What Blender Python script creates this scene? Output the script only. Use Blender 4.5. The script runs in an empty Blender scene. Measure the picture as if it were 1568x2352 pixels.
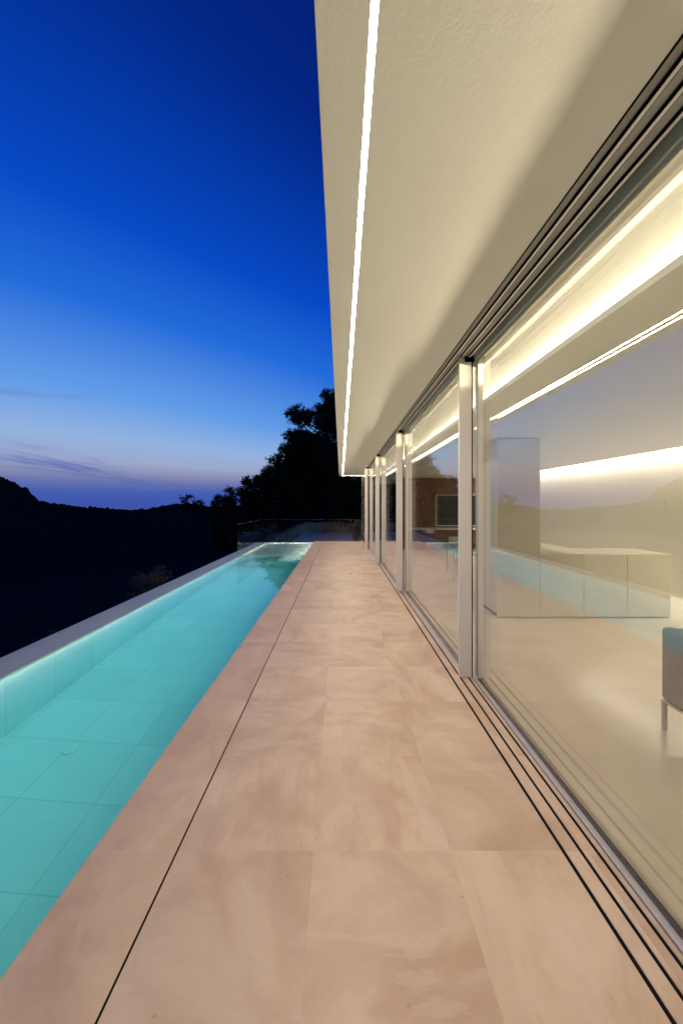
import bpy, bmesh, math, random
import numpy as np
from mathutils import Vector, Matrix
S = bpy.context.scene
COL = S.collection
R = math.radians
# ------------------------------------------------------------------ camera
HC = 1.527
cd = bpy.data.cameras.new('camera'); cam = bpy.data.objects.new('camera', cd); COL.objects.link(cam)
cam.location = (0, 0, HC); cam.rotation_euler = (R(90), 0, 0)
cd.sensor_fit = 'HORIZONTAL'; cd.sensor_width = 36; cd.lens = 831/1568*36
cd.shift_x = 0.0013; cd.shift_y = -17/1568
cd.clip_start = .02; cd.clip_end = 200000
S.camera = cam
S.view_settings.view_transform = 'Standard'; S.view_settings.look = 'None'
S.view_settings.exposure = 0; S.view_settings.gamma = 1
S.cycles.use_denoising = True
S.cycles.max_bounces = 14; S.cycles.diffuse_bounces = 6; S.cycles.glossy_bounces = 8
S.cycles.transmission_bounces = 10; S.cycles.transparent_max_bounces = 40; S.cycles.volume_bounces = 0
S.cycles.sample_clamp_indirect = 12
S.cycles.use_light_tree = True
# ------------------------------------------------------------------ node helper
class NT:
    def __init__(s, tree): s.t = tree; s.n = tree.nodes; s.l = tree.links
    def new(s, kind, **kw):
        n = s.n.new(kind)
        for k, v in kw.items(): setattr(n, k, v)
        return n
    def put(s, sock, v):
        if isinstance(v, bpy.types.NodeSocket): s.l.new(v, sock)
        elif v is not None:
            if isinstance(v, (tuple, list)) and len(v) == 3 and sock.type == 'RGBA': v = (*v, 1)
            sock.default_value = v
    def math(s, op, a, b=None, c=None, clamp=False):
        n = s.new('ShaderNodeMath', operation=op); n.use_clamp = clamp
        s.put(n.inputs[0], a); s.put(n.inputs[1], b)
        if c is not None: s.put(n.inputs[2], c)
        return n.outputs[0]
    def mrange(s, v, a, b, c=0., d=1., smooth=True):
        n = s.new('ShaderNodeMapRange'); n.interpolation_type = 'SMOOTHSTEP' if smooth else 'LINEAR'
        for i, x in enumerate((v, a, b, c, d)): s.put(n.inputs[i], x)
        return n.outputs[0]
    def mix(s, f, a, b, mode='MIX'):
        n = s.new('ShaderNodeMix', data_type='RGBA', blend_type=mode)
        s.put(n.inputs['Factor'], f); s.put(n.inputs[6], a); s.put(n.inputs[7], b)
        return n.outputs[2]
    def comb(s, x, y, z):
        n = s.new('ShaderNodeCombineXYZ')
        for i, v in enumerate((x, y, z)): s.put(n.inputs[i], v)
        return n.outputs[0]
    def noise(s, vec, scale, detail=4, rough=.5, dist=0):
        n = s.new('ShaderNodeTexNoise'); s.put(n.inputs['Vector'], vec)
        n.inputs['Scale'].default_value = scale; n.inputs['Detail'].default_value = detail
        n.inputs['Roughness'].default_value = rough; n.inputs['Distortion'].default_value = dist
        return n.outputs['Fac']
    def ramp(s, f, stops):
        n = s.new('ShaderNodeValToRGB'); s.put(n.inputs[0], f); e = n.color_ramp.elements
        while len(e) < len(stops): e.new(.5)
        for k, (p, c) in enumerate(stops): e[k].position = p; e[k].color = (*c, 1)
        return n.outputs[0]
def world_tree():
    w = bpy.data.worlds.new('World'); S.world = w; w.use_nodes = True
    t = NT(w.node_tree); t.n.clear()
    tc = t.new('ShaderNodeTexCoord').outputs['Generated']
    nm = t.new('ShaderNodeVectorMath', operation='NORMALIZE'); t.put(nm.inputs[0], tc)
    sp = t.new('ShaderNodeSeparateXYZ'); t.put(sp.inputs[0], nm.outputs[0])
    x, y, z = sp.outputs
    hl = t.math('SQRT', t.math('ADD', t.math('MULTIPLY', x, x), t.math('MULTIPLY', y, y)))
    hl = t.math('MAXIMUM', hl, .001)
    dot = t.math('DIVIDE', t.math('ADD', t.math('MULTIPLY', x, -.64), t.math('MULTIPLY', y, .77)), hl)
    sh = t.math('MULTIPLY', t.math('SUBTRACT', 1, dot), .42)
    sh = t.math('MULTIPLY', sh, t.mrange(z, .02, .25))
    e = t.math('ADD', z, sh, clamp=True)
    col = t.ramp(e, [(0, (.045, .090, .41)), (.030, (.060, .115, .44)), (.050, (.130, .166, .41)), (.072, (.245, .265, .455)), (.100, (.33, .392, .60)),
                     (.155, (.29, .45, .74)), (.25, (.125, .335, .80)), (.42, (.017, .150, .70)), (.56, (.0025, .070, .56)),
                     (.67, (.0015, .045, .41)), (.80, (.001, .020, .23)), (1, (.001, .008, .12))])
    # thin dusk clouds, streaks sloping down to the right
    az = t.math('ARCTAN2', x, y)
    v = t.math('ADD', z, t.math('MULTIPLY', az, .12))
    wob = t.noise(t.comb(t.math('MULTIPLY', az, 9), t.math('MULTIPLY', v, 40), 0), 1, 3, .6)
    vec = t.comb(t.math('MULTIPLY', az, 7), t.math('MULTIPLY', v, 85), 0)
    n1 = t.noise(vec, 1., 7, .66, .6)
    m = 0.
    for cx, cy, sx, sy, a_ in ((165, 1073, 105, 15, 1.), (300, 1104, 105, 11, 1.), (60, 1058, 110, 16, .7), (20, 1020, 105, 12, .5), (360, 1112, 60, 5, .8), (225, 1056, 22, 4, .8), (90, 1108, 110, 7, .5)):
        a0 = math.atan((cx-782)/831); e0 = (1159-cy)/math.hypot(831, cx-782, 1159-cy); k = math.hypot(831, cx-782)
        da = t.math('DIVIDE', t.math('SUBTRACT', az, a0), sx*831/k/k)
        dv = t.math('SUBTRACT', t.math('ADD', z, t.math('MULTIPLY', t.math('SUBTRACT', az, a0), .085)), e0)
        dv = t.math('DIVIDE', t.math('ADD', dv, t.math('MULTIPLY_ADD', wob, .012, -.006)), sy/k)
        r2 = t.math('ADD', t.math('MULTIPLY', da, da), t.math('MULTIPLY', dv, dv))
        m = t.math('ADD', m, t.math('MULTIPLY', t.math('EXPONENT', t.math('MULTIPLY', r2, -1.1)), a_), clamp=True)
    m = t.math('MULTIPLY', m, t.mrange(n1, .40, .60, .12, 1.))
    # one faint long streak higher up
    v2 = t.math('ADD', z, t.math('MULTIPLY', az, -.09))
    m2 = t.math('MULTIPLY', t.mrange(t.math('ABSOLUTE', t.math('SUBTRACT', v2, .292)), .016, .0), t.mrange(az, -.52, -.75))
    m2 = t.math('MULTIPLY', m2, t.mrange(t.noise(t.comb(t.math('MULTIPLY', az, 5), t.math('MULTIPLY', v2, 60), 3), 1, 4, .6), .35, .7))
    col = t.mix(t.math('MULTIPLY', m2, .38), col, (.10, .20, .55))
    col = t.mix(t.math('MULTIPLY', m, .80), col, (.10, .15, .45))
    bg = t.new('ShaderNodeBackground'); t.put(bg.inputs[0], col); bg.inputs[1].default_value = 1.0
    o = t.new('ShaderNodeOutputWorld'); t.l.new(bg.outputs[0], o.inputs[0])
world_tree()
# light levels of the lit fittings and the added soffit fill (warm white)
SOFFIT_LED = 166.; COVE_LED = 66.; SOFFIT_FILL = 560.; WALL_LED = 190.; POOL_LED = 58.
# ------------------------------------------------------------------ materials
def mat(name, color, rough=.5, metal=0., spec=.5, fn=None):
    m = bpy.data.materials.new(name); m.use_nodes = True
    t = NT(m.node_tree); b = t.n['Principled BSDF']
    b.inputs['Roughness'].default_value = rough; b.inputs['Metallic'].default_value = metal
    b.inputs['Specular IOR Level'].default_value = spec
    t.put(b.inputs['Base Color'], color)
    if fn: fn(t, b)
    return m
def geo_pos(t): return t.new('ShaderNodeNewGeometry').outputs['Position']
def bump(t, b, h, strength, dist):
    n = t.new('ShaderNodeBump'); n.inputs['Strength'].default_value = strength; n.inputs['Distance'].default_value = dist
    t.put(n.inputs['Height'], h); t.put(b.inputs['Normal'], n.outputs[0])
def stone(name, ox, oy, px, py, tint=(1, 1, 1), rough=.42, jw=.0018, rowshift=False, strength=1.):
    def fn(t, b):
        p = geo_pos(t); s = t.new('ShaderNodeSeparateXYZ'); t.put(s.inputs[0], p)
        u = t.math('DIVIDE', t.math('SUBTRACT', s.outputs[0], ox), px); v = t.math('DIVIDE', t.math('SUBTRACT', s.outputs[1], oy), py)
        iu, iv = t.math('FLOOR', u), t.math('FLOOR', v)
        wn = t.new('ShaderNodeTexWhiteNoise'); wn.noise_dimensions = '2D'; t.put(wn.inputs['Vector'], t.comb(iu, iv, 0))
        wv, wc = wn.outputs['Value'], wn.outputs['Color']
        # every slab shows another piece of the quarry: shifted, some turned a quarter
        off = t.new('ShaderNodeVectorMath', operation='MULTIPLY_ADD'); t.put(off.inputs[0], wc); off.inputs[1].default_value = (37, 41, 17)
        turn = t.math('GREATER_THAN', t.new('ShaderNodeSeparateColor').outputs[0] if False else wv, .62)
        sx = t.mix(turn, t.comb(s.outputs[0], s.outputs[1], 0), t.comb(s.outputs[1], s.outputs[0], 0))
        t.put(off.inputs[2], sx); q = off.outputs[0]
        mp = t.new('ShaderNodeVectorMath', operation='MULTIPLY'); t.put(mp.inputs[0], q); mp.inputs[1].default_value = (1.0, 4.0, 1)
        band = t.noise(mp.outputs[0], 1.7, 5, .55, .7)
        cloud = t.noise(q, 2.1, 6, .62, .6); fine = t.noise(q, 26, 5, .7); grain = t.noise(q, 170, 3, .7)
        big = t.mrange(t.noise(q, 1.15, 4, .6, 1.2), .48, .66)
        amt = t.mrange(wv, .25, 1., .15, 1., False)
        c = t.mix(t.mrange(cloud, .3, .7), (.615*tint[0], .434*tint[1], .290*tint[2]), (.765*tint[0], .595*tint[1], .422*tint[2]))
        c = t.mix(t.math('MULTIPLY', t.mrange(band, .53, .66), t.math('MULTIPLY', amt, .32*strength)), c, (.50*tint[0], .305*tint[1], .205*tint[2]))
        c = t.mix(t.math('MULTIPLY', big, .55*strength), c, (.54, .335, .21))
        c = t.mix(t.math('MULTIPLY', t.mrange(band, .42, .36), .35*strength), c, (.78*tint[0], .62*tint[1], .50*tint[2]))
        c = t.mix(t.math('MULTIPLY', t.mrange(fine, .58, .75), .16), c, (.42, .27, .18))
        # small fossils and pits
        vo = t.new('ShaderNodeTexVoronoi'); vo.inputs['Scale'].default_value = 15; t.put(vo.inputs['Vector'], q)
        vs = t.new('ShaderNodeSeparateColor'); t.put(vs.inputs[0], vo.outputs['Color'])
        pit = t.math('MULTIPLY', t.mrange(vo.outputs['Distance'], .13, .03), t.math('GREATER_THAN', vs.outputs[0], .80))
        c = t.mix(t.math('MULTIPLY', pit, .34), c, (.24, .14, .09))
        tone = t.math('MULTIPLY_ADD', wv, .07, .95)
        tn = t.comb(tone, tone, tone); c = t.mix(1, c, tn, 'MULTIPLY')
        fu = t.math('ABSOLUTE', t.math('SUBTRACT', t.math('FRACT', u), .5)); fv = t.math('ABSOLUTE', t.math('SUBTRACT', t.math('FRACT', v), .5))
        ju = t.math('GREATER_THAN', fu, .5-jw/px/2); jv = t.math('GREATER_THAN', fv, .5-jw/py/2)
        j = t.math('MAXIMUM', ju, jv)
        c = t.mix(t.math('MULTIPLY', j, .22), c, (.80, .66, .55))
        t.put(b.inputs['Base Color'], c)
        t.put(b.inputs['Roughness'], t.mrange(cloud, .3, .7, rough-.06, rough+.10))
        h = t.math('ADD', t.math('MULTIPLY', grain, .35), t.math('SUBTRACT', t.math('MULTIPLY', fine, .6), t.math('MULTIPLY', j, 1.2)))
        bump(t, b, h, .22, .0015)
    return mat(name, (.6, .45, .33), rough, fn=fn)
DX, DY, TP, TPY = -.72, 1.594, .6013, .604
M_deck = stone('travertine_deck', DX, DY, TP, TPY, rough=.46)
M_cop = stone('travertine_coping', -1.32, DY, 1.2, TPY*2, tint=(1., .97, .92), rough=.42, strength=.5)
def f_room(t, b):
    p = geo_pos(t); s = t.new('ShaderNodeSeparateXYZ'); t.put(s.inputs[0], p)
    def jn(c, o, w):
        f = t.math('ABSOLUTE', t.math('SUBTRACT', t.math('FRACT', t.math('DIVIDE', t.math('SUBTRACT', c, o), w)), .5))
        return t.math('GREATER_THAN', f, .5-.0012/w)
    j = t.math('MAXIMUM', jn(s.outputs[0], .4826, .9), jn(s.outputs[1], 1.594, .906))
    c = t.mix(t.mrange(t.noise(p, 1.6, 6, .6, .5), .3, .7), (.72, .655, .52), (.80, .73, .59))
    t.put(b.inputs['Base Color'], t.mix(t.math('MULTIPLY', j, .3), c, (.4, .32, .24)))
M_room = mat('polished_stone_floor', (.6, .5, .4), .24, fn=f_room)
def f_plaster(sc, st):
    def fn(t, b):
        p = geo_pos(t); n1 = t.noise(p, 95*sc, 3, .6); n2 = t.noise(p, 17*sc, 4, .6, .4); n3 = t.noise(p, 2.3, 3)
        t.put(b.inputs['Base Color'], t.mix(n3, (.85, .80, .69), (.90, .85, .74)))
        bump(t, b, t.math('ADD', t.math('MULTIPLY', n1, .30), t.math('MULTIPLY', n2, .55)), st, .004)
    return fn
M_plaster = mat('soffit_plaster', (.8, .76, .65), .8, spec=.2, fn=f_plaster(1, .30))
M_smooth = mat('smooth_plaster', (.80, .765, .66), .7, spec=.2, fn=lambda t, b: t.put(b.inputs['Base Color'], t.mix(t.noise(geo_pos(t), 1.5, 3), (.83, .81, .75), (.87, .85, .79))))
def f_brush(c0, c1, ax=2):
    def fn(t, b):
        m = t.new('ShaderNodeVectorMath', operation='MULTIPLY'); t.put(m.inputs[0], geo_pos(t))
        m.inputs[1].default_value = [(60, 60, 2), (60, 1, 60), (2, 60, 60)][{2: 0, 1: 1, 0: 2}[ax]]
        t.put(b.inputs['Base Color'], t.mix(t.noise(m.outputs[0], 3, 3), c0, c1))
    return fn
M_alu = mat('pale_aluminium', (.62, .58, .50), .38, .55, fn=f_brush((.60, .56, .50), (.66, .62, .55)))
M_frame = mat('champagne_frame', (.8, .76, .69), .42, fn=f_brush((.84, .78, .68), (.89, .83, .73)))
M_rail = mat('rail_aluminium', (.6, .55, .50), .4, .25, fn=f_brush((.56, .52, .47), (.64, .59, .54), 1))
M_track = mat('anodised_track', (.3, .29, .25), .5, .3, fn=f_brush((.30, .29, .25), (.40, .385, .34), 1))
M_black = mat('black_gasket_and_seam_shade', (.012, .011, .010), .9, spec=.05, fn=f_brush((.010, .009, .008), (.018, .016, .014)))
M_cab = mat('lacquered_front', (.7, .66, .55), .28, fn=lambda t, b: t.put(b.inputs['Base Color'], t.mix(t.noise(geo_pos(t), 2, 2), (.68, .645, .53), (.73, .69, .575))))
M_counter = mat('pale_counter', (.74, .70, .60), .3, fn=lambda t, b: t.put(b.inputs['Base Color'], t.mix(t.noise(geo_pos(t), 9, 5, .6), (.70, .66, .56), (.78, .74, .64))))
def f_wood(t, b):
    m = t.new('ShaderNodeVectorMath', operation='MULTIPLY'); t.put(m.inputs[0], geo_pos(t)); m.inputs[1].default_value = (7, 7, .7)
    n = t.noise(m.outputs[0], 3, 6, .65, .8)
    s = t.new('ShaderNodeSeparateXYZ'); t.put(s.inputs[0], geo_pos(t))
    f = t.math('ABSOLUTE', t.math('SUBTRACT', t.math('FRACT', t.math('DIVIDE', s.outputs[0], .62)), .5))
    c = t.mix(n, (.16, .065, .030), (.27, .12, .06))
    t.put(b.inputs['Base Color'], t.mix(t.math('GREATER_THAN', f, .495), c, (.05, .02, .01)))
M_wood = mat('walnut_panelling', (.2, .1, .05), .4, fn=f_wood)
M_fabric = mat('grey_upholstery', (.36, .31, .27), .85, spec=.2, fn=lambda t, b: (t.put(b.inputs['Base Color'], t.mix(t.noise(geo_pos(t), 240, 2), (.32, .275, .21), (.40, .345, .27))), bump(t, b, t.noise(geo_pos(t), 420, 2), .3, .001)))
M_cream = mat('cream_upholstery', (.6, .54, .44), .8, fn=lambda t, b: t.put(b.inputs['Base Color'], t.mix(t.noise(geo_pos(t), 200, 2), (.55, .50, .41), (.64, .58, .48))))
M_steel = mat('satin_steel', (.55, .52, .48), .28, .9, fn=f_brush((.52, .49, .45), (.6, .57, .53)))
M_dark = mat('dark_bronze', (.04, .035, .03), .4, .5, fn=f_brush((.035, .03, .025), (.05, .045, .04)))
M_screen = mat('screen_glass', (.02, .022, .02), .12, fn=lambda t, b: t.put(b.inputs['Base Color'], t.mix(t.noise(geo_pos(t), 2, 2), (.030, .034, .030), (.045, .05, .045))))
M_tgrey = mat('table_steel', (.30, .29, .27), .4, .6, fn=f_brush((.28, .27, .25), (.34, .33, .3)))
def f_pooltile(t, b):
    p = geo_pos(t); s = t.new('ShaderNodeSeparateXYZ'); t.put(s.inputs[0], p)
    X, Y, Z = s.outputs
    nrm = t.new('ShaderNodeSeparateXYZ'); t.put(nrm.inputs[0], t.new('ShaderNodeNewGeometry').outputs['True Normal'])
    flat = t.math('GREATER_THAN', t.math('ABSOLUTE', nrm.outputs[2]), .5)
    def jn(c, o, w):
        f = t.math('FRACT', t.math('DIVIDE', t.math('SUBTRACT', c, o), w)); f = t.math('ABSOLUTE', t.math('SUBTRACT', f, .5))
        return t.math('GREATER_THAN', f, .5-.0045/w)
    jx = t.math('MULTIPLY', jn(X, -3.14, .605), flat)
    j = t.math('MAXIMUM', jx, jn(Y, 3.45, .604))
    wn = t.new('ShaderNodeTexWhiteNoise'); wn.noise_dimensions = '2D'
    t.put(wn.inputs['Vector'], t.comb(t.math('FLOOR', t.math('DIVIDE', t.math('ADD', X, 3.14), .605)), t.math('FLOOR', t.math('DIVIDE', t.math('SUBTRACT', Y, 3.45), .604)), 0))
    n = t.noise(p, 3, 5, .6)
    c = t.mix(n, (.66, .66, .57), (.76, .76, .67)); tone = t.math('MULTIPLY_ADD', wn.outputs['Value'], .07, .94)
    c = t.mix(1, c, t.comb(tone, tone, tone), 'MULTIPLY')
    t.put(b.inputs['Base Color'], t.mix(t.math('MULTIPLY', j, .28), c, (.22, .26, .22)))
M_pool = mat('pale_pool_tile', (.65, .65, .55), .6, fn=f_pooltile)
M_wallcap = mat('damp_wall_cap', (.5, .6, .55), .5, spec=.3, fn=lambda t, b: t.put(b.inputs['Base Color'], t.mix(t.noise(geo_pos(t), 5, 6, .65), (.52, .60, .50), (.68, .74, .62))))
def emis(name, color, strength):
    m = bpy.data.materials.new(name); m.use_nodes = True; t = NT(m.node_tree); t.n.clear()
    e = t.new('ShaderNodeEmission'); e.inputs[0].default_value = (*color, 1); e.inputs[1].default_value = strength
    g = t.new('ShaderNodeNewGeometry')                       # LED tape lights from its front only
    d = t.new('ShaderNodeBsdfDiffuse'); mx = t.new('ShaderNodeMixShader')
    t.put(mx.inputs[0], g.outputs['Backfacing']); t.l.new(e.outputs[0], mx.inputs[1]); t.l.new(d.outputs[0], mx.inputs[2])
    o = t.new('ShaderNodeOutputMaterial'); t.l.new(mx.outputs[0], o.inputs[0]); return m
E_soffit = emis('soffit_led', (1, .85, .66), SOFFIT_LED)
E_cove = emis('cove_led', (1, .90, .74), COVE_LED)
E_soffit_fill = emis('soffit_fill', (1, .865, .67), SOFFIT_FILL)
E_wall = emis('wall_led', (1, .885, .72), WALL_LED)
E_pool2 = emis('edge_led', (1, 1, .93), 58.)
E_pool = emis('pool_led', (1, 1, .93), POOL_LED)
def glassmat(name, tint=(1, 1, 1), ior=1.5, bst=1., nbump=None):
    m = bpy.data.materials.new(name); m.use_nodes = True; t = NT(m.node_tree); t.n.clear()
    fr = t.new('ShaderNodeFresnel'); fr.inputs[0].default_value = ior
    bf = t.new('ShaderNodeNewGeometry').outputs['Backfacing']
    r = t.math('DIVIDE', t.math('MULTIPLY', fr.outputs[0], 2*bst), t.math('ADD', fr.outputs[0], 1), clamp=True)
    r = t.math('MULTIPLY', r, t.math('SUBTRACT', 1, bf))
    tr = t.new('ShaderNodeBsdfTransparent'); tr.inputs[0].default_value = (*tint, 1)
    gl = t.new('ShaderNodeBsdfGlossy'); gl.inputs['Roughness'].default_value = 0; gl.inputs[0].default_value = (.97, .98, 1, 1)
    mx = t.new('ShaderNodeMixShader'); t.put(mx.inputs[0], r); t.l.new(tr.outputs[0], mx.inputs[1]); t.l.new(gl.outputs[0], mx.inputs[2])
    o = t.new('ShaderNodeOutputMaterial'); t.l.new(mx.outputs[0], o.inputs[0]); return m
M_glass = glassmat('window_glass', (.985, .99, .98))
M_rglass = glassmat('railing_glass', (.93, .96, .95), bst=.55)
M_tglass = glassmat('table_glass', (.90, .95, .93))
def water_mat():
    m = bpy.data.materials.new('pool_water'); m.use_nodes = True; t = NT(m.node_tree); t.n.clear()
    g = t.new('ShaderNodeBsdfGlass'); g.inputs['IOR'].default_value = 1.333; g.inputs['Roughness'].default_value = 0
    n = t.new('ShaderNodeBump'); n.inputs['Strength'].default_value = .06; n.inputs['Distance'].default_value = .01
    t.put(n.inputs['Height'], t.noise(geo_pos(t), 3.2, 2, .5)); t.put(g.inputs['Normal'], n.outputs[0])
    v = t.new('ShaderNodeVolumeAbsorption'); v.inputs[0].default_value = (.29, .880, .945, 1); v.inputs['Density'].default_value = .60
    o = t.new('ShaderNodeOutputMaterial'); t.l.new(g.outputs[0], o.inputs[0]); t.l.new(v.outputs[0], o.inputs[1]); return m
M_water = water_mat()
def f_ground(t, b):
    p = geo_pos(t)
    c = t.mix(t.mrange(t.noise(p, .15, 8, .7), .35, .65), (.024, .032, .024), (.036, .045, .034))
    t.put(b.inputs['Base Color'], t.mix(t.math('MULTIPLY', t.mrange(t.noise(p, 1.7, 6, .7), .5, .7), .4), c, (.055, .06, .042)))
    bump(t, b, t.noise(p, .6, 6, .6), .5, .3)
M_ground = mat('scrub_hillside', (.03, .035, .02), 1., spec=0, fn=f_ground)
M_sea = mat('sea_surface', (.02, .03, .10), .06, fn=lambda t, b: t.put(b.inputs['Base Color'], t.mix(t.noise(geo_pos(t), .002, 4), (.02, .03, .10), (.03, .045, .13))))
M_pave = mat('sky_tinted_paving', (.12, .12, .14), .3, fn=lambda t, b: t.put(b.inputs['Base Color'], t.mix(t.noise(geo_pos(t), 2, 6), (.05, .075, .20), (.07, .10, .26))))  # blue of the skylight is put into the base colour
M_conc = mat('render_wall', (.5, .48, .44), .8, fn=f_plaster(.7, .3))
def f_leaf(a, c):
    def fn(t, b):
        t.put(b.inputs['Base Color'], t.mix(t.mrange(t.noise(geo_pos(t), 1.6, 4), .35, .65), a, c))
    return fn
M_pine = mat('pine_needles', (.03, .05, .02), .8, spec=.1, fn=f_leaf((.018, .030, .012), (.050, .068, .028)))
M_olive = mat('olive_leaves', (.1, .1, .05), .7, fn=f_leaf((.05, .048, .028), (.10, .09, .052)))
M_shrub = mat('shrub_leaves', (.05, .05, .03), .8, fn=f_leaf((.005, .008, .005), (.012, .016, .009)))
M_bark = mat('bark', (.06, .045, .035), .9, fn=lambda t, b: t.put(b.inputs['Base Color'], t.mix(t.noise(geo_pos(t), 6, 5), (.012, .010, .008), (.032, .025, .018))))
# ------------------------------------------------------------------ mesh helpers
class MB:
    def __init__(s): s.v = []; s.f = []; s.mi = []
    def box(s, x0, x1, y0, y1, z0, z1, mi=0):
        n = len(s.v)
        s.v += [(x, y, z) for x in (x0, x1) for y in (y0, y1) for z in (z0, z1)]
        s.f += [tuple(n+i for i in q) for q in ((0, 1, 3, 2), (4, 6, 7, 5), (0, 4, 5, 1), (2, 3, 7, 6), (0, 2, 6, 4), (1, 5, 7, 3))]
        s.mi += [mi]*6; return s
    def quad(s, a, b, c, d):
        n = len(s.v); s.v += [a, b, c, d]; s.f.append((n, n+1, n+2, n+3)); s.mi.append(0); return s
    def tube(s, pts, rad, seg=8):
        pts = [Vector(p) for p in pts]; n0 = len(s.v)
        if not isinstance(rad, (list, tuple)): rad = [rad]*len(pts)
        for i, p in enumerate(pts):
            d = (pts[min(i+1, len(pts)-1)]-pts[max(i-1, 0)]).normalized()
            a = d.orthogonal().normalized() if i == 0 else (a-d*a.dot(d)).normalized()
            b = d.cross(a)
            for k in range(seg):
                w = 2*math.pi*k/seg; s.v.append(tuple(p+(a*math.cos(w)+b*math.sin(w))*rad[i]))
        for i in range(len(pts)-1):
            for k in range(seg):
                q = n0+i*seg; s.f.append((q+k, q+(k+1) % seg, q+seg+(k+1) % seg, q+seg+k)); s.mi.append(0)
        s.f.append(tuple(n0+k for k in reversed(range(seg)))); s.f.append(tuple(n0+(len(pts)-1)*seg+k for k in range(seg))); s.mi += [0, 0]
        return s
    def build(s, name, m, parent=None, bevel=0., smooth=False, seg=2):
        me = bpy.data.meshes.new(name); me.from_pydata(s.v, [], s.f); me.update()
        for mm in (m if isinstance(m, (list, tuple)) else [m]): me.materials.append(mm)
        me.polygons.foreach_set('material_index', s.mi)
        o = bpy.data.objects.new(name, me); COL.objects.link(o)
        if bevel:
            b = o.modifiers.new('bevel', 'BEVEL'); b.width = bevel; b.segments = seg; b.limit_method = 'ANGLE'; b.harden_normals = False
            if seg > 2: smooth = True
        if smooth: me.polygons.foreach_set('use_smooth', [True]*len(me.polygons))
        if parent is not None:
            o.parent = parent; o.matrix_parent_inverse = Matrix.Translation(-parent.location)
        return o
def tag(o, label=None, cat=None, group=None, kind=None):
    for k, v in (('label', label), ('category', cat), ('group', group), ('kind', kind)):
        if v: o[k] = v
    return o
def empty(name, loc, label, cat, group=None):
    o = bpy.data.objects.new(name, None); o.empty_display_size = .2; o.location = loc; COL.objects.link(o)
    return tag(o, label, cat, group)
def B(*a): return MB().box(*a)
# ------------------------------------------------------------------ setting: terrain, sea
PROF_R = [(-900, 1120), (-300, 1140), (-100, 1147), (0, 1143), (60, 1148), (100, 1155), (140, 1159), (200, 1167), (250, 1169.5), (300, 1171.5), (340, 1170.5), (372, 1163), (400, 1158.5),
          (445, 1158), (480, 1164), (560, 1164), (700, 1160), (900, 1150), (1300, 1140)]
PROF_M = [(-2500, 1080), (-900, 960), (-400, 1020), (-200, 1062), (-60, 1078), (-20, 1087), (0, 1093), (20, 1104), (50, 1116), (64, 1120), (70, 1130), (85, 1143), (100, 1156), (112, 1170), (160, 1190), (400, 1210)]
def elev(az, prof):
    x = 782+831*math.tan(max(-1.45, min(1.45, az)))
    xs, ys = zip(*prof); y = float(np.interp(x, xs, ys))
    return (1159-y)/math.hypot(831, x-782)
def terrain():
    random.seed(4); rng = np.random.default_rng(4)
    azs = list(np.arange(-52, 12, .14))+list(np.arange(12, 308, 3.))
    rs = [0, 4, 6, 8, 10, 12, 14, 16, 18, 21, 25, 30, 40, 55, 75, 100, 125, 150, 165, 172, 178, 184, 192, 205, 240, 300, 380, 430, 446, 455, 464, 480, 540, 700, 1000]
    v = []
    jr = rng.normal(0, 1, len(azs)); jm = rng.normal(0, 1, len(azs))
    for k in range(2, len(azs)): jr[k] = .55*jr[k-1]+.8*jr[k]; jm[k] = .7*jm[k-1]+.7*jm[k]
    for i, a in enumerate(azs):
        ar = R(a if a < 180 else a-360); fwd = -1.35 < ar < 1.35
        er = elev(ar, PROF_R) if fwd else .03
        em = elev(ar, PROF_M) if fwd else .02
        for r in rs:
            x, y = r*math.sin(ar), r*math.cos(ar)
            zr = HC+er*180; zm = HC+em*455
            if r <= 178: z = np.interp(r, [0, 5, 10, 30, 75, 125, 165, 178], [-2.2, -2.2, -3.4, -9, -17, -16, zr*.5-4, zr])
            elif r <= 300: z = np.interp(r, [178, 205, 300], [zr, zr-6, -24])
            else: z = np.interp(r, [300, 430, 455, 700, 1000], [-24, min(-20, zm), zm, -60, -200])
            right = 1/(1+math.exp(max(-60, min(60, -(x+5.5+.12*(y-15))*1.6))))
            far = 1/(1+math.exp(max(-60, min(60, -(y-16.2)*4))))
            if r < 150: z = z*(1-right*far)+(-.32+.012*max(0, y-20))*right*far
            if 20 < r < 60: z += rng.normal(0, .06)
            if 170 < r < 190: z += .42*abs(jr[i])
            if 440 < r < 470: z += .9*jm[i]
            v.append((x, y, z))
    n, m = len(azs), len(rs); f = []
    for i in range(n):
        i2 = (i+1) % n
        for k in range(m-1): f.append((i*m+k, i*m+k+1, i2*m+k+1, i2*m+k))
    me = bpy.data.meshes.new('terrain'); me.from_pydata(v, [], f); me.materials.append(M_ground); me.polygons.foreach_set('use_smooth', [True]*len(me.polygons))
    o = bpy.data.objects.new('terrain', me); COL.objects.link(o); tag(o, kind='structure')
terrain()
sea = MB()
seg = 64
ring = [(60000*math.cos(2*math.pi*k/seg), 60000*math.sin(2*math.pi*k/seg), -150) for k in range(seg)]
sea.v = ring; sea.f = [tuple(range(seg))]; sea.mi = [0]
tag(sea.build('sea', M_sea), kind='structure')
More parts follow.
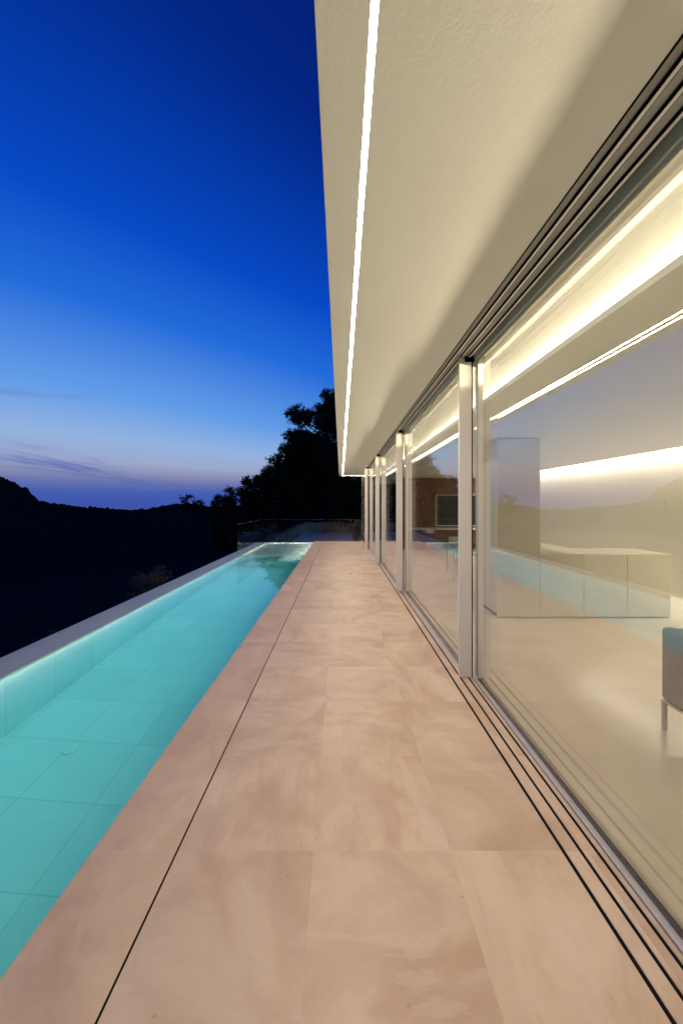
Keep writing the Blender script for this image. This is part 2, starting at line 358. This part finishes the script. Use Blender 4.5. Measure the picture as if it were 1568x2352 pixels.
# ------------------------------------------------------------------ deck (ground), grooves, plinth
Y0, YE = -2.6, 15.10
XS = [.981, 1.058, 1.128]                     # groove centre lines
G = [1.185-.072*k for k in range(5)]          # glass plane of each pane
YP = [-4.0, 3.19, 6.33, 9.40, 12.44]          # near end of panes 0..4
YEND = 15.5
d = MB().box(DX+.005, .972, Y0, YE, -.06, 0)
tag(d.build('terrace', M_deck), kind='structure')
st = MB(); hw = .009
edges = [(XS[0]+hw, XS[1]-hw+.001, YP[3]), (XS[1]+hw-.001, XS[2]-hw+.001, YP[2]), (XS[2]+hw-.001, 1.156, YP[1])]
for a, b, y1 in edges: st.box(a, b, Y0, y1, -.06, -.0005)
for k, (a, b) in enumerate(((1.135, 1.30),)): pass
tag(st.build('threshold_paving', M_deck), kind='structure')
tag(B(DX-.30, 1.8, Y0, YEND+.1, -.16, -.075).build('terrace_bed', M_black), kind='structure')
fl = MB()
for k in range(5):                            # room floor starts behind each pane
    ya, yb = YP[k], (YP[k+1] if k < 4 else YEND)
    fl.box(G[k]+.052, 5.52, ya, yb, -.06, -.001)
tag(fl.build('room_floor', M_room), kind='structure')
# ------------------------------------------------------------------ pool
XI, XO, XN, WZ = -3.190, -3.52, -1.094, -.072
pool = empty('swimming_pool', (-2.2, 4, -1.5), 'long narrow infinity pool glowing turquoise beside the stone terrace', 'pool')
ZB = -1.475
b = MB()
b.box(XI, -1.07, Y0, 11.6, ZB-.12, ZB)                       # floor
b.box(XI, -1.07, 11.6, YE, ZB-.12, -.22)                     # shallow shelf block
b.box(XO, XI, Y0, YE+.05, ZB-.12, -.115)                     # outer wall
b.box(-1.07, -.95, Y0, YE+.05, ZB-.12, -.065)                # near wall
b.box(XI, -1.07, YE, YE+.05, ZB-.12, -.065)
b.box(XO, -.95, Y0-.1, Y0, ZB-.12, -.065)
b.build('basin', M_pool, pool)
b = MB().box(XO, -3.105, Y0, YE+.05, -.115, -.060)
b.build('infinity_edge', M_wallcap, pool, bevel=.004)
b = MB().box(XN, DX-.005, Y0, YE, -.065, .0)
b.build('coping', M_cop, pool, bevel=.002)
s = MB()
treads = [(-1.07, -1.87, -.42), (-1.87, -2.24, -.68), (-2.24, -2.58, -.94), (-2.58, -2.90, -1.20)]
for x1, x0, z in treads: s.box(x0+.0005, x1, 10.75, 11.6, ZB+.001, z)
s.build('steps', M_pool, pool)
for (x, y) in ((-2.50, 3.35), (-2.52, 6.15)):
    dr = MB()
    dr.tube([(x, y, ZB+.002), (x, y, ZB+.014)], .068, 32); dr.tube([(x, y, ZB+.0145), (x, y, ZB+.022)], .035, 24)
    dr.build('floor_inlet', M_counter, pool)
def strip(name, pts, nrm_w, m, parent, step=.8):
    """LED tape: small quads in a row; pts = start, end; nrm_w = width vector; emits along (end-start) x width"""
    a, e = Vector(pts[0]), Vector(pts[1]); w = Vector(nrm_w); n = max(1, int((e-a).length/step)); q = MB()
    for i in range(n):
        p0, p1 = a+(e-a)*i/n, a+(e-a)*(i+1)/n
        q.quad(tuple(p0-w/2), tuple(p1-w/2), tuple(p1+w/2), tuple(p0+w/2))
    return q.build(name, m, parent)
# outer tape under the lip of the infinity edge, facing down; near one under the coping facing the far wall
strip('pool_light', ((-3.0, YE-.004, -.125), (-1.15, YE-.004, -.125)), (0, 0, .009), E_pool2, pool)  # unseen end strip, added to brighten the shallow shelf
strip('pool_light', ((-1.074, .4, -.135), (-1.074, YE-.05, -.135)), (-.006, 0, -.035), E_pool, pool)
strip('pool_light', ((-3.122, Y0+.05, -.117), (-3.122, YE-.05, -.117)), (.012, 0, 0), E_pool2, pool)
wtr = B(XI-.002, -1.068, Y0-.002, YE+.002, ZB-.002, WZ)
wtr = wtr.build('pool_water', M_water); tag(wtr, kind='structure')
# ------------------------------------------------------------------ villa
villa = empty('villa', (3, 6, 0), 'modern white plastered villa with deep flat roof overhang and glazed living room', 'house')
ZS = 2.82; XE = -.068; YR = 16.36; XL0, XL1 = .079, .098; YL0, YL1 = 16.188, 16.207; XT = .938
r = MB()
zt = ZS+.014
r.box(XE, XL0, Y0, YR, ZS, zt); r.box(XL1, XT, Y0, YL0, ZS, zt); r.box(XL0, 6.2, YL1, YR, ZS, zt)
r.box(XT, 6.2, YEND+.12, YL0, ZS, zt)
r.box(XE, .93, Y0, YR, zt+.0004, 3.25); r.box(.93, 6.2, Y0, YR, 2.90, 3.25)
r.box(.93, 6.2, YEND+.11, YR, zt+.0004, 2.8995)
r.build('roof', M_plaster, villa, bevel=.0015)
rs_ = MB()                                                   # lit recess above the window, z up to 2.82
rs_.box(1.285, 1.90, Y0, YEND, ZS-.005, 2.8995); rs_.box(1.90, 2.0, Y0, YEND, 2.445, 2.8995)
rs_.build('ceiling_recess', M_smooth, villa)
c = MB(); c.box(1.272, 1.9, Y0, YEND, 2.425, 2.444); c.box(1.262, 1.272, Y0, YEND, 2.421, 2.455)
c.box(1.90, 5.30, Y0, YEND, 2.425, 2.4445); c.box(5.28, 5.30, Y0, YEND, 2.4447, 2.70); c.box(5.30, 5.52, Y0, YEND, 2.70, 2.72)
c.build('ceiling', M_smooth, villa)
w = MB(); w.box(5.52, 5.7, Y0, YEND, -.1, 2.89); w.box(1.30, 5.52, Y0-.1, Y0, -.1, 2.89)
w.build('wall', M_smooth, villa)
w = MB(); w.box(2.05, 5.52, 12.2, 12.32, 0, 2.4245)
w.build('wood_wall', M_wood, villa)
tag(villa, None)
B(-.95, 6.0, Y0-.2, YEND+.1, -2.4, -.165).build('plinth', M_conc, villa)
B(XO+.02, -.951, Y0-.2, YE+.04, -3.6, ZB-.13).build('plinth', M_conc, villa)
B(1.80, 5.7, Y0-.1, YEND+.1, -.16, -.065).build('floor_slab', M_conc, villa)
strip('light_strip', ((1.815, YEND-.1, 2.715), (1.815, Y0+.1, 2.715)), (.03, 0, 0), E_cove, villa)
strip('light_strip', ((1.768, YEND-.1, 2.668), (1.768, Y0+.1, 2.668)), (0, 0, .016), E_soffit_fill, villa)   # unseen strip added to brighten the soffit from inside
B(1.65, 1.795, Y0, YEND, 2.690, 2.694).build('added_light_shield', M_smooth, villa)  # unseen blade added to keep the strip's light off the recess ceiling
B(1.65, 1.7745, Y0, YEND, 2.646, 2.650).build('added_light_shield', M_smooth, villa)  # unseen lower blade, added to block the strip's downward light
B(1.775, 1.8995, Y0, YEND, 2.60, 2.6895).build('light_ledge', M_smooth, villa)
strip('light_strip', ((5.46, YEND-.1, 2.54), (5.46, Y0+.1, 2.54)), (-.028, 0, -.008), E_wall, villa)
led = MB()
LED = empty('soffit_light', (XL0, 5, ZS), 'thin glowing white LED line running along the roof soffit and turning at its corner', 'light strip')
n = 24; YS = -.8
for i in range(n):
    y0, y1 = YS+(YL1-YS)*i/n, YS+(YL1-YS)*(i+1)/n; z = ZS+.0008
    led.quad((XL0, y0, z), (XL0, y1, z), (XL1, y1, z), (XL1, y0, z))
for i in range(7):
    x0, x1 = XL1+(6-XL1)*i/7, XL1+(6-XL1)*(i+1)/7
    led.quad((x0, YL0, z), (x0, YL1, z), (x1, YL1, z), (x1, YL0, z))
led.build('diffuser', E_soffit, LED)
# overhead door track: dark channels with pale fins
tr = empty('overhead_track', (1.05, 5, ZS), 'dark multi-channel sliding door track recessed in the soffit above the glass', 'door track')
t_ = MB()
t_.box(XT+.0005, 1.155, Y0, YEND+.10, 2.872, 2.899)
t_.build('channel', M_track, tr)
t_ = MB(); t_.box(.9385, .944, Y0, YEND+.1, 2.817, 2.8715)
for x in (.992, 1.058, 1.125): t_.box(x-.003, x, Y0, YEND+.1, 2.8215, 2.8715); t_.box(x+.0145, x+.018, Y0, YEND+.1, 2.824, 2.8715)
t_.build('brush_seal', M_black, tr)
t_ = MB()
for x in (.992, 1.058, 1.125): t_.box(x+.0005, x+.014, Y0, YEND+.1, 2.822, 2.8715)
t_.build('fin', M_frame, tr)
t_ = MB()
for x, x_ in ((.949, .985), (1.0145, 1.0505), (1.0805, 1.1175)): t_.box(x, x_, Y0, YEND+.1, 2.833, 2.8715)
t_.build('guide', M_track, tr)
# floor rails
ft = empty('floor_track', (1.1, 5, 0), 'parallel black groove track in the paving with pale metal rail along the glass', 'door track')
q = MB()
for x, y1 in zip(XS, (YP[3], YP[2], YP[1])): q.box(x-hw+.0002, x+hw-.0002, Y0, y1, -.05, -.004)
q.box(DX-.0048, DX+.0048, Y0, YE, -.06, -.004)
q.build('groove', M_black, ft)
q = MB(); g_ = MB()
for k in range(5):
    ya, yb = YP[k], (YP[k+1] if k < 4 else YEND)
    if k == 0: ya = Y0
    q.box(G[k]-.024, G[k]+.010, ya, yb, -.06, .007); g_.box(G[k]+.0105, G[k]+.0355, ya, yb, -.05, -.012)
    q.box(G[k]+.036, G[k]+.0515, ya, yb, -.06, .002)
q.build('rail', M_rail, ft, bevel=.0015); g_.build('rail_gap', M_black, ft)
if True:                                        # paving beyond posts 3 and 2 beside the rails
    q = MB(); q.box(.974, G[1]-.0245, YP[3]+0, YP[3]+.0005, -.05, -.04)
# ------------------------------------------------------------------ sliding doors
lab = ['nearest and largest sliding glass door, running out of the picture on the right',
       'sliding glass door between the nearest and second white posts',
       'sliding glass door between the second and third white posts',
       'narrow looking sliding glass door between the third and fourth white posts',
       'farthest sliding glass door, beyond the last white post']
for k in range(5):
    ya, yb = YP[k], (YP[k+1] if k < 4 else YEND); g = G[k]
    dr = empty('sliding_door', (g, ya, .01), lab[k], 'glass door', 'sliding glass doors of the living room')
    for gx in (g, g+.032): B(gx, gx+.006, ya+.012, yb+.01, .009, 2.80).build('pane', M_glass, dr)
    if k > 0:
        B(g-.066, g+.042, ya, ya+.032, .003, ZS+.006).build('post', M_frame, dr, bevel=.0015)
        B(g+.0425, g+.0525, ya+.003, ya+.028, .003, ZS-.002).build('gasket', M_black, dr)
        B(g-.02, g+.06, ya-.012, ya-.001, ZS-.035, ZS+.012).build('brush_block', M_black, dr)
    B(g+.0065, g+.050, yb-.055, yb+.008, .003, 2.80).build('stile', M_frame, dr, bevel=.001)
    B(g+.0065, g+.0265, ya+.03, yb-.056, .0035, .020).build('spacer', M_black, dr)
    f = MB(); f.box(g-.006, g+.095, ya if k else Y0, yb-.001, 2.800, 2.872); f.box(g+.055, g+.095, ya if k else Y0, yb-.001, 2.742, 2.7995)
    f.box(g+.006, g+.010, ya if k else Y0, yb-.06, 2.768, 2.7995)
    f.build('top_frame', M_frame, dr, bevel=.002)
# end glazing
eg = empty('end_window', (3, YEND, 0), 'dark fixed window closing the far end of the living room', 'window')
B(.95, 5.5, YEND+.03, YEND+.04, .01, 2.80).build('pane', M_glass, eg)
f = MB()
for x in (.90, 2.9, 4.6): f.box(x, x+.05, YEND+.02, YEND+.07, 0, 2.80)
f.box(.90, 5.5, YEND+.015, YEND+.075, 2.8005, 2.8195); f.build('frame', M_frame, eg)
# ------------------------------------------------------------------ glass balustrade
RZ = .895
def rail_panel(x0, x1, y0, y1, label, z0=-.06):
    o = empty('glass_balustrade', ((x0+x1)/2, (y0+y1)/2, z0), label, 'glass railing', 'frameless glass railing panels round the pool end')
    B(x0, x1, y0, y1, z0, RZ).build('pane', M_rglass, o)
    e = .0012
    if x1-x0 > y1-y0: B(x0, x1, y0-e, y1+e, RZ+.0005, RZ+.004).build('edge', M_edge, o)
    else: B(x0-e, x1+e, y0, y1, RZ+.0005, RZ+.004).build('edge', M_edge, o)
M_edge = mat('glass_edge', (.35, .45, .42), .2, fn=lambda t, b: t.put(b.inputs['Base Color'], t.mix(t.noise(geo_pos(t), 8), (.28, .38, .35), (.4, .5, .47))))
rail_panel(-3.31, -1.05, YE+.06, YE+.075, 'frameless clear glass railing panel behind the shallow end of the pool')
rail_panel(-1.03, 2.2, YE+.06, YE+.075, 'frameless clear glass railing panel closing the far end of the terrace')
rail_panel(-3.315, -3.300, 11.6, YE+.055, 'frameless clear glass side panel standing on the outer pool wall')
B(-3.56, 3, YE+.051, YE+.12, -.9, -.085).build('channel', M_conc, villa)
# outer paving; the sky's blue cast is painted into its colour
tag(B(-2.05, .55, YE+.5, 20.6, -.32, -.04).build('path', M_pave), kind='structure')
# ------------------------------------------------------------------ kitchen
IY = 4.88; PW = .585; X0 = 2.11; CT = .857
tc_ = empty('tall_cabinet', (X0, IY, 0), 'tall floor-to-ceiling kitchen cabinet at the left end of the low counter', 'cabinet')
B(X0+.004, X0+PW-.003, IY+.02, IY+.64, .05, 2.42).build('carcass', M_cab, tc_)
B(X0+.002, X0+PW-.004, IY, IY+.0195, .012, 2.412).build('door', M_cab, tc_, bevel=.0012)
B(X0+.004, X0+PW-.003, IY+.0197, IY+.0199, .02, 2.41).build('seam_shade', M_black, tc_)  # black sheet stands in for the shade in the door seam
B(X0+.02, X0+PW-.003, IY+.04, IY+.62, 0, .0495).build('plinth', M_black, tc_)
kc = empty('kitchen_counter', (X0+PW, IY, 0), 'low kitchen counter with plain beige fronts and pale worktop behind the glass', 'kitchen counter')
XR = X0+4*PW
B(X0+PW+.002, XR-.022, IY+.02, IY+.62, .05, CT-.0225).build('carcass', M_cab, kc)
for i in range(3):
    B(X0+PW*(i+1)+.0025, X0+PW*(i+2)-.0025, IY, IY+.0195, .012, CT-.0225).build('front_panel', M_cab, kc, bevel=.0012)
B(XR-.0215, XR-.001, IY+.0205, IY+.62, 0.01, CT-.0225).build('side_panel', M_cab, kc)
B(X0+PW+.003, XR-.022, IY+.0197, IY+.0199, .02, CT-.024).build('seam_shade', M_black, kc)  # black sheet gives the seams between the fronts their shade
B(X0+PW+.02, XR-.04, IY+.04, IY+.60, 0, .0495).build('plinth', M_black, kc)
B(X0+PW+.001, XR+.004, IY-.004, IY+.635, CT-.022, CT).build('worktop', M_counter, kc, bevel=.001)
B(X0+.3, 3.52, IY+.642, 6.33, CT-.022, CT).build('worktop', M_counter, kc, bevel=.001)
B(X0+.32, 3.49, IY+.66, 6.31, .03, CT-.0225).build('carcass', M_cab, kc)
# ------------------------------------------------------------------ far end furniture
tv = empty('television', (3.9, 12.1, 1.3), 'large dark screen in a thin pale frame on the brown wood wall', 'television')
B(3.215, 5.085, 12.10, 12.19, .835, 1.835).build('screen', M_screen, tv, bevel=.002)
f = MB(); f.box(3.19, 5.11, 12.085, 12.198, 1.8355, 1.86); f.box(3.19, 5.11, 12.085, 12.198, .81, .8345); f.box(3.19, 3.2145, 12.085, 12.198, .8346, 1.8354); f.box(5.0855, 5.11, 12.085, 12.198, .8346, 1.8354)
f.build('frame', M_frame, tv)
dk = empty('wall_desk', (3.2, 11.8, 0), 'long thin pale shelf desk along the brown wood wall below the screen', 'desk')
B(2.15, 5.3, 11.5, 12.198, .72, .75).build('top', M_counter, dk, bevel=.002)
B(2.75, 3.0, 11.7, 12.198, .60, .7195).build('drawer', M_counter, dk, bevel=.002)
B(5.2, 5.25, 11.55, 12.15, 0, .7195).build('leg', M_counter, dk)
B(2.2, 2.25, 11.95, 12.15, 0, .7195).build('leg', M_wood, dk)
gt = empty('glass_table', (2.8, 7, 0), 'thin clear glass dining table behind the second pane', 'table')
B(1.96, 3.7, 6.5, 7.4, .728, .740).build('tabletop', M_tglass, gt, bevel=.001)
f = MB(); f.box(1.957, 3.703, 6.4965, 6.4995, .7285, .7395); f.box(1.9565, 1.9595, 6.4965, 7.4035, .7285, .7395); f.build('edge', M_edge, gt)
for x, y in ((2.25, 6.7), (3.45, 6.7), (2.25, 7.2), (3.45, 7.2)):
    MB().tube([(x, y, 0), (x+.02, y, .35), (x, y, .7275)], .014).build('leg', M_tgrey, gt)
def chair(x, y, rz, label):
    o = empty('dining_chair', (0, 0, 0), label, 'chair', 'dining chairs at the glass table')
    B(-.24, .24, -.22, .24, .42, .48).build('seat', M_cream, o, bevel=.02, seg=4)
    B(-.24, .24, .20, .26, .50, .80).build('backrest', M_cream, o, bevel=.02, seg=4)
    for sx in (-1, 1):
        MB().tube([(sx*.27, -.22, 0), (sx*.27, -.22, .64), (sx*.27, .25, .66), (sx*.27, .27, 0)], .011).build('leg_frame', M_dark, o)
    MB().tube([(-.27, .1, .41), (.27, .1, .41)], .009).build('crossbar', M_dark, o)
    o.location = (x, y, 0); o.rotation_euler = (0, 0, rz)
    return o
chair(2.72, 8.0, .15, 'cream dining chair with dark tube frame at the far side of the glass table')
# near armchair
ac = empty('armchair', (2.55, 2.1, 0), 'low grey upholstered armchair on thin steel legs, cut by the right edge', 'armchair')
AX, AY = 2.18, 2.47
B(AX, AX+.095, AY-.78, AY, .205, .695).build('arm', M_fabric, ac, bevel=.026, seg=5)
B(AX+.74, AX+.835, AY-.78, AY, .205, .695).build('arm', M_fabric, ac, bevel=.026, seg=5)
B(AX+.097, AX+.738, AY-.10, AY-.004, .205, .69).build('backrest', M_fabric, ac, bevel=.026, seg=5)
B(AX+.10, AX+.735, AY-.77, AY-.105, .215, .43).build('seat_cushion', M_fabric, ac, bevel=.03, seg=5)
f = MB(); f.box(AX+.002, AX+.026, AY-.775, AY-.005, .188, .203); f.box(AX+.81, AX+.834, AY-.775, AY-.005, .188, .203)
f.box(AX+.0265, AX+.8095, AY-.03, AY-.006, .188, .203); f.box(AX+.0265, AX+.8095, AY-.774, AY-.75, .188, .203)
f.build('base_frame', M_steel, ac)
for x in (AX+.003, AX+.81):
    for y in (AY-.029, AY-.774): B(x, x+.022, y, y+.022, .0, .1878).build('leg', M_steel, ac)
# ------------------------------------------------------------------ trees and shrubs
def leaf_mesh(name, m, clusters, per, leaf, parent, seed, flat=.75):
    """clusters: (x,y,z,r); leaf-sized blades in tufts spread over each cluster's volume"""
    rng = np.random.default_rng(seed); V = []; F = []
    for (cx, cy, cz, cr) in clusters:
        nt = max(4, int(per*cr*cr/.25)); 
        dirs = rng.normal(size=(nt, 3)); dirs /= np.linalg.norm(dirs, axis=1)[:, None]
        rad = cr*(rng.random(nt)**.45)*(.8+.4*rng.random(nt))
        cen = np.array([cx, cy, cz])+dirs*rad[:, None]*np.array([1, 1, flat])
        for c_, d_ in zip(cen, dirs):
            k = 7
            a = rng.normal(size=(k, 3))+d_*.9+np.array([0, 0, .35]); a /= np.linalg.norm(a, axis=1)[:, None]
            s_ = np.cross(a, rng.normal(size=(k, 3))); s_ /= np.linalg.norm(s_, axis=1)[:, None]+1e-6
            L = leaf*(.6+.8*rng.random(k))[:, None]; o = c_+rng.normal(size=(k, 3))*leaf*.35
            for p0, p1, p2 in zip(o-s_*L*.17, o+s_*L*.17, o+a*L):
                n = len(V); V += [tuple(p0), tuple(p1), tuple(p2)]; F.append((n, n+1, n+2))
    me = bpy.data.meshes.new(name); me.from_pydata(V, [], F); me.materials.append(m)
    o = bpy.data.objects.new(name, me); COL.objects.link(o)
    if parent is not None: o.parent = parent; o.matrix_parent_inverse = Matrix.Translation(-parent.location)
    return o
def zc(yD, Y): return HC+(1159-yD)*Y/831
def xc(xD, Y): return (xD-782)*Y/831
def pine(xD, topD, Y, wD, zb, label, seed, leaf=.20, nl=30, per=16, low=.12, lean=0, group='dark pines beyond the terrace end', name='pine_tree', m=None):
    rnd = random.Random(seed); x, zt, hw_ = xc(xD, Y), zc(topD, Y), wD*Y/831/2
    o = empty(name, (x, Y, zb), label, 'tree', group)
    h = zt-zb; tk = MB(); bx = x-lean
    tr_pts = [(bx+lean*t+rnd.uniform(-.06, .06)*h/6, Y, zb-.3+(h*.93+.3)*t) for t in (0, .2, .4, .6, .8, 1)]
    tk.tube(tr_pts, [h*.026*(1-.85*t) for t in (0, .2, .4, .6, .8, 1)], 8)
    cl = []
    for i in range(nl):
        t = low+(1-low)*((i+.5)/nl)
        wv = hw_*(.35+.65*math.sin(math.pi*min(1, (1-t)*1.05+.10)**.75)) if t < .97 else hw_*.25
        a = i*2.399+rnd.uniform(-.5, .5); rr = wv*rnd.uniform(.45, 1.0)
        cr = max(.16, hw_*.30*rnd.uniform(.6, 1.25))*(1-.35*t)
        p0 = Vector((bx+lean*t, Y, zb+h*t*.86)); p1 = Vector((bx+lean*t+rr*math.cos(a), Y+rr*math.sin(a), min(zt-cr*.7, zb+h*t+rnd.uniform(-.03, .05)*h)))
        mid = (p0+p1)/2+Vector((0, 0, -.03*h))
        tk.tube([tuple(p0), tuple(mid), tuple(p1)], [h*.008, h*.006, h*.003], 5)
        cl.append((*p1, cr))
        if rnd.random() < .75: cl.append((*(p0.lerp(p1, .55)+Vector((0, 0, cr*.3))), cr*.8))
    cl.append((bx+lean, Y, zt-.14*hw_-.05, .22*hw_+.05))
    tk.build('trunk', M_bark, o); leaf_mesh('crown', m or M_pine, cl, per, leaf, o, seed)
    return o
P = [(752, 930, 25, 190, 'tallest dark pine, rising beside the far corner of the roof soffit', 52, .15),
     (700, 1003, 23, 150, 'tall dark pine leaning just left of the tallest one', 44, .1),
     (650, 1070, 24, 130, 'mid-height dark pine stepping down to the left of the tall pair', 40, .06),
     (598, 1096, 26, 110, 'rounded dark pine in the middle of the descending row', 36, .05),
     (553, 1122, 25, 90, 'lower dark pine above the corner of the glass railing', 30, .05),
     (505, 1140, 27, 66, 'small pointed dark pine at the left end of the row', 26, .05),
     (432, 1137, 60, 44, 'tiny lone pine silhouetted on the ridge left of the row', 14, .2),
     (455, 1150, 60, 34, 'tiny bushy tree on the ridge beside the lone pine', 12, .1)]
for i, (xD, tD, Y, wD, lb, nl, low) in enumerate(P):
    near = Y < 50; z0 = -.4 if near else zc(1172, Y)-1.2
    if near: Y *= 1.8; z0 = -.6 if xD > 680 else (-2.5 if xD > 580 else -5.)
    pine(xD, tD, Y, wD, z0, lb, 10+i, leaf=.36 if near else .30, nl=nl, per=24 if near else 18, low=low, lean=.3 if i in (0, 1) else 0)
# dark wood behind the house and under the pines, seen below the soffit and through the far panes
for i, (xD, tD, Y, wD, lb) in enumerate([(800, 900, 29, 170, 'broad dark pine hidden behind the far corner of the roof'),
        (870, 940, 27, 170, 'dark pine showing between the soffit end and the farthest posts'),
        (960, 930, 30, 190, 'dark pine seen through the third glass door'),
        (1080, 960, 28, 190, 'dark pine seen behind the brown wall through the second pane')]):
    pine(xD, tD, Y, wD, -.4, lb, 40+i, leaf=.28, nl=40, per=34, low=.04)
def shrub(xD, yT, Y, wD, zb, label, seed, m, leaf, per, nl=10, group='shrubs on the slope below the pool', low=.45, sr=1.):
    x, zt, hw_ = xc(xD, Y), zc(yT, Y), wD*Y/831/2; rnd = random.Random(seed)
    o = empty('shrub', (x, Y, zb), label, 'shrub', group); h = zt-zb; cl = []; st_ = MB()
    for i in range(nl):
        a = rnd.uniform(0, 6.28); rr = hw_*rnd.uniform(.1, .8); cr = hw_*rnd.uniform(.25, .42)
        z = zb+h*rnd.uniform(low, 1.0)-cr*.8; cl.append((x+rr*math.cos(a), Y+rr*math.sin(a), z, cr))
        st_.tube([(x+rr*.1*math.cos(a), Y, zb-.2), (x+rr*.6*math.cos(a), Y+rr*.5*math.sin(a), (zb+z)/2), (x+rr*math.cos(a), Y+rr*math.sin(a), z)], [.03*sr, .02*sr, .008*sr], 5)
    st_.build('stem', M_bark, o); leaf_mesh('foliage', m, cl, per, leaf, o, seed, 1.)
shrub(352, 1302, 10.2, 120, -3.2, 'pale olive shrub faintly lit beyond the outer pool edge', 61, M_olive, .06, 200, 34)
shrub(305, 1318, 10.8, 60, -3.6, 'smaller dim olive shrub at the left of the pale one', 62, M_olive, .06, 160, 18)
shrub(100, 1452, 7.2, 90, -3.4, 'dark low shrub almost lost in shadow at the left end of the pool edge', 63, M_olive, .07, 120, 10)
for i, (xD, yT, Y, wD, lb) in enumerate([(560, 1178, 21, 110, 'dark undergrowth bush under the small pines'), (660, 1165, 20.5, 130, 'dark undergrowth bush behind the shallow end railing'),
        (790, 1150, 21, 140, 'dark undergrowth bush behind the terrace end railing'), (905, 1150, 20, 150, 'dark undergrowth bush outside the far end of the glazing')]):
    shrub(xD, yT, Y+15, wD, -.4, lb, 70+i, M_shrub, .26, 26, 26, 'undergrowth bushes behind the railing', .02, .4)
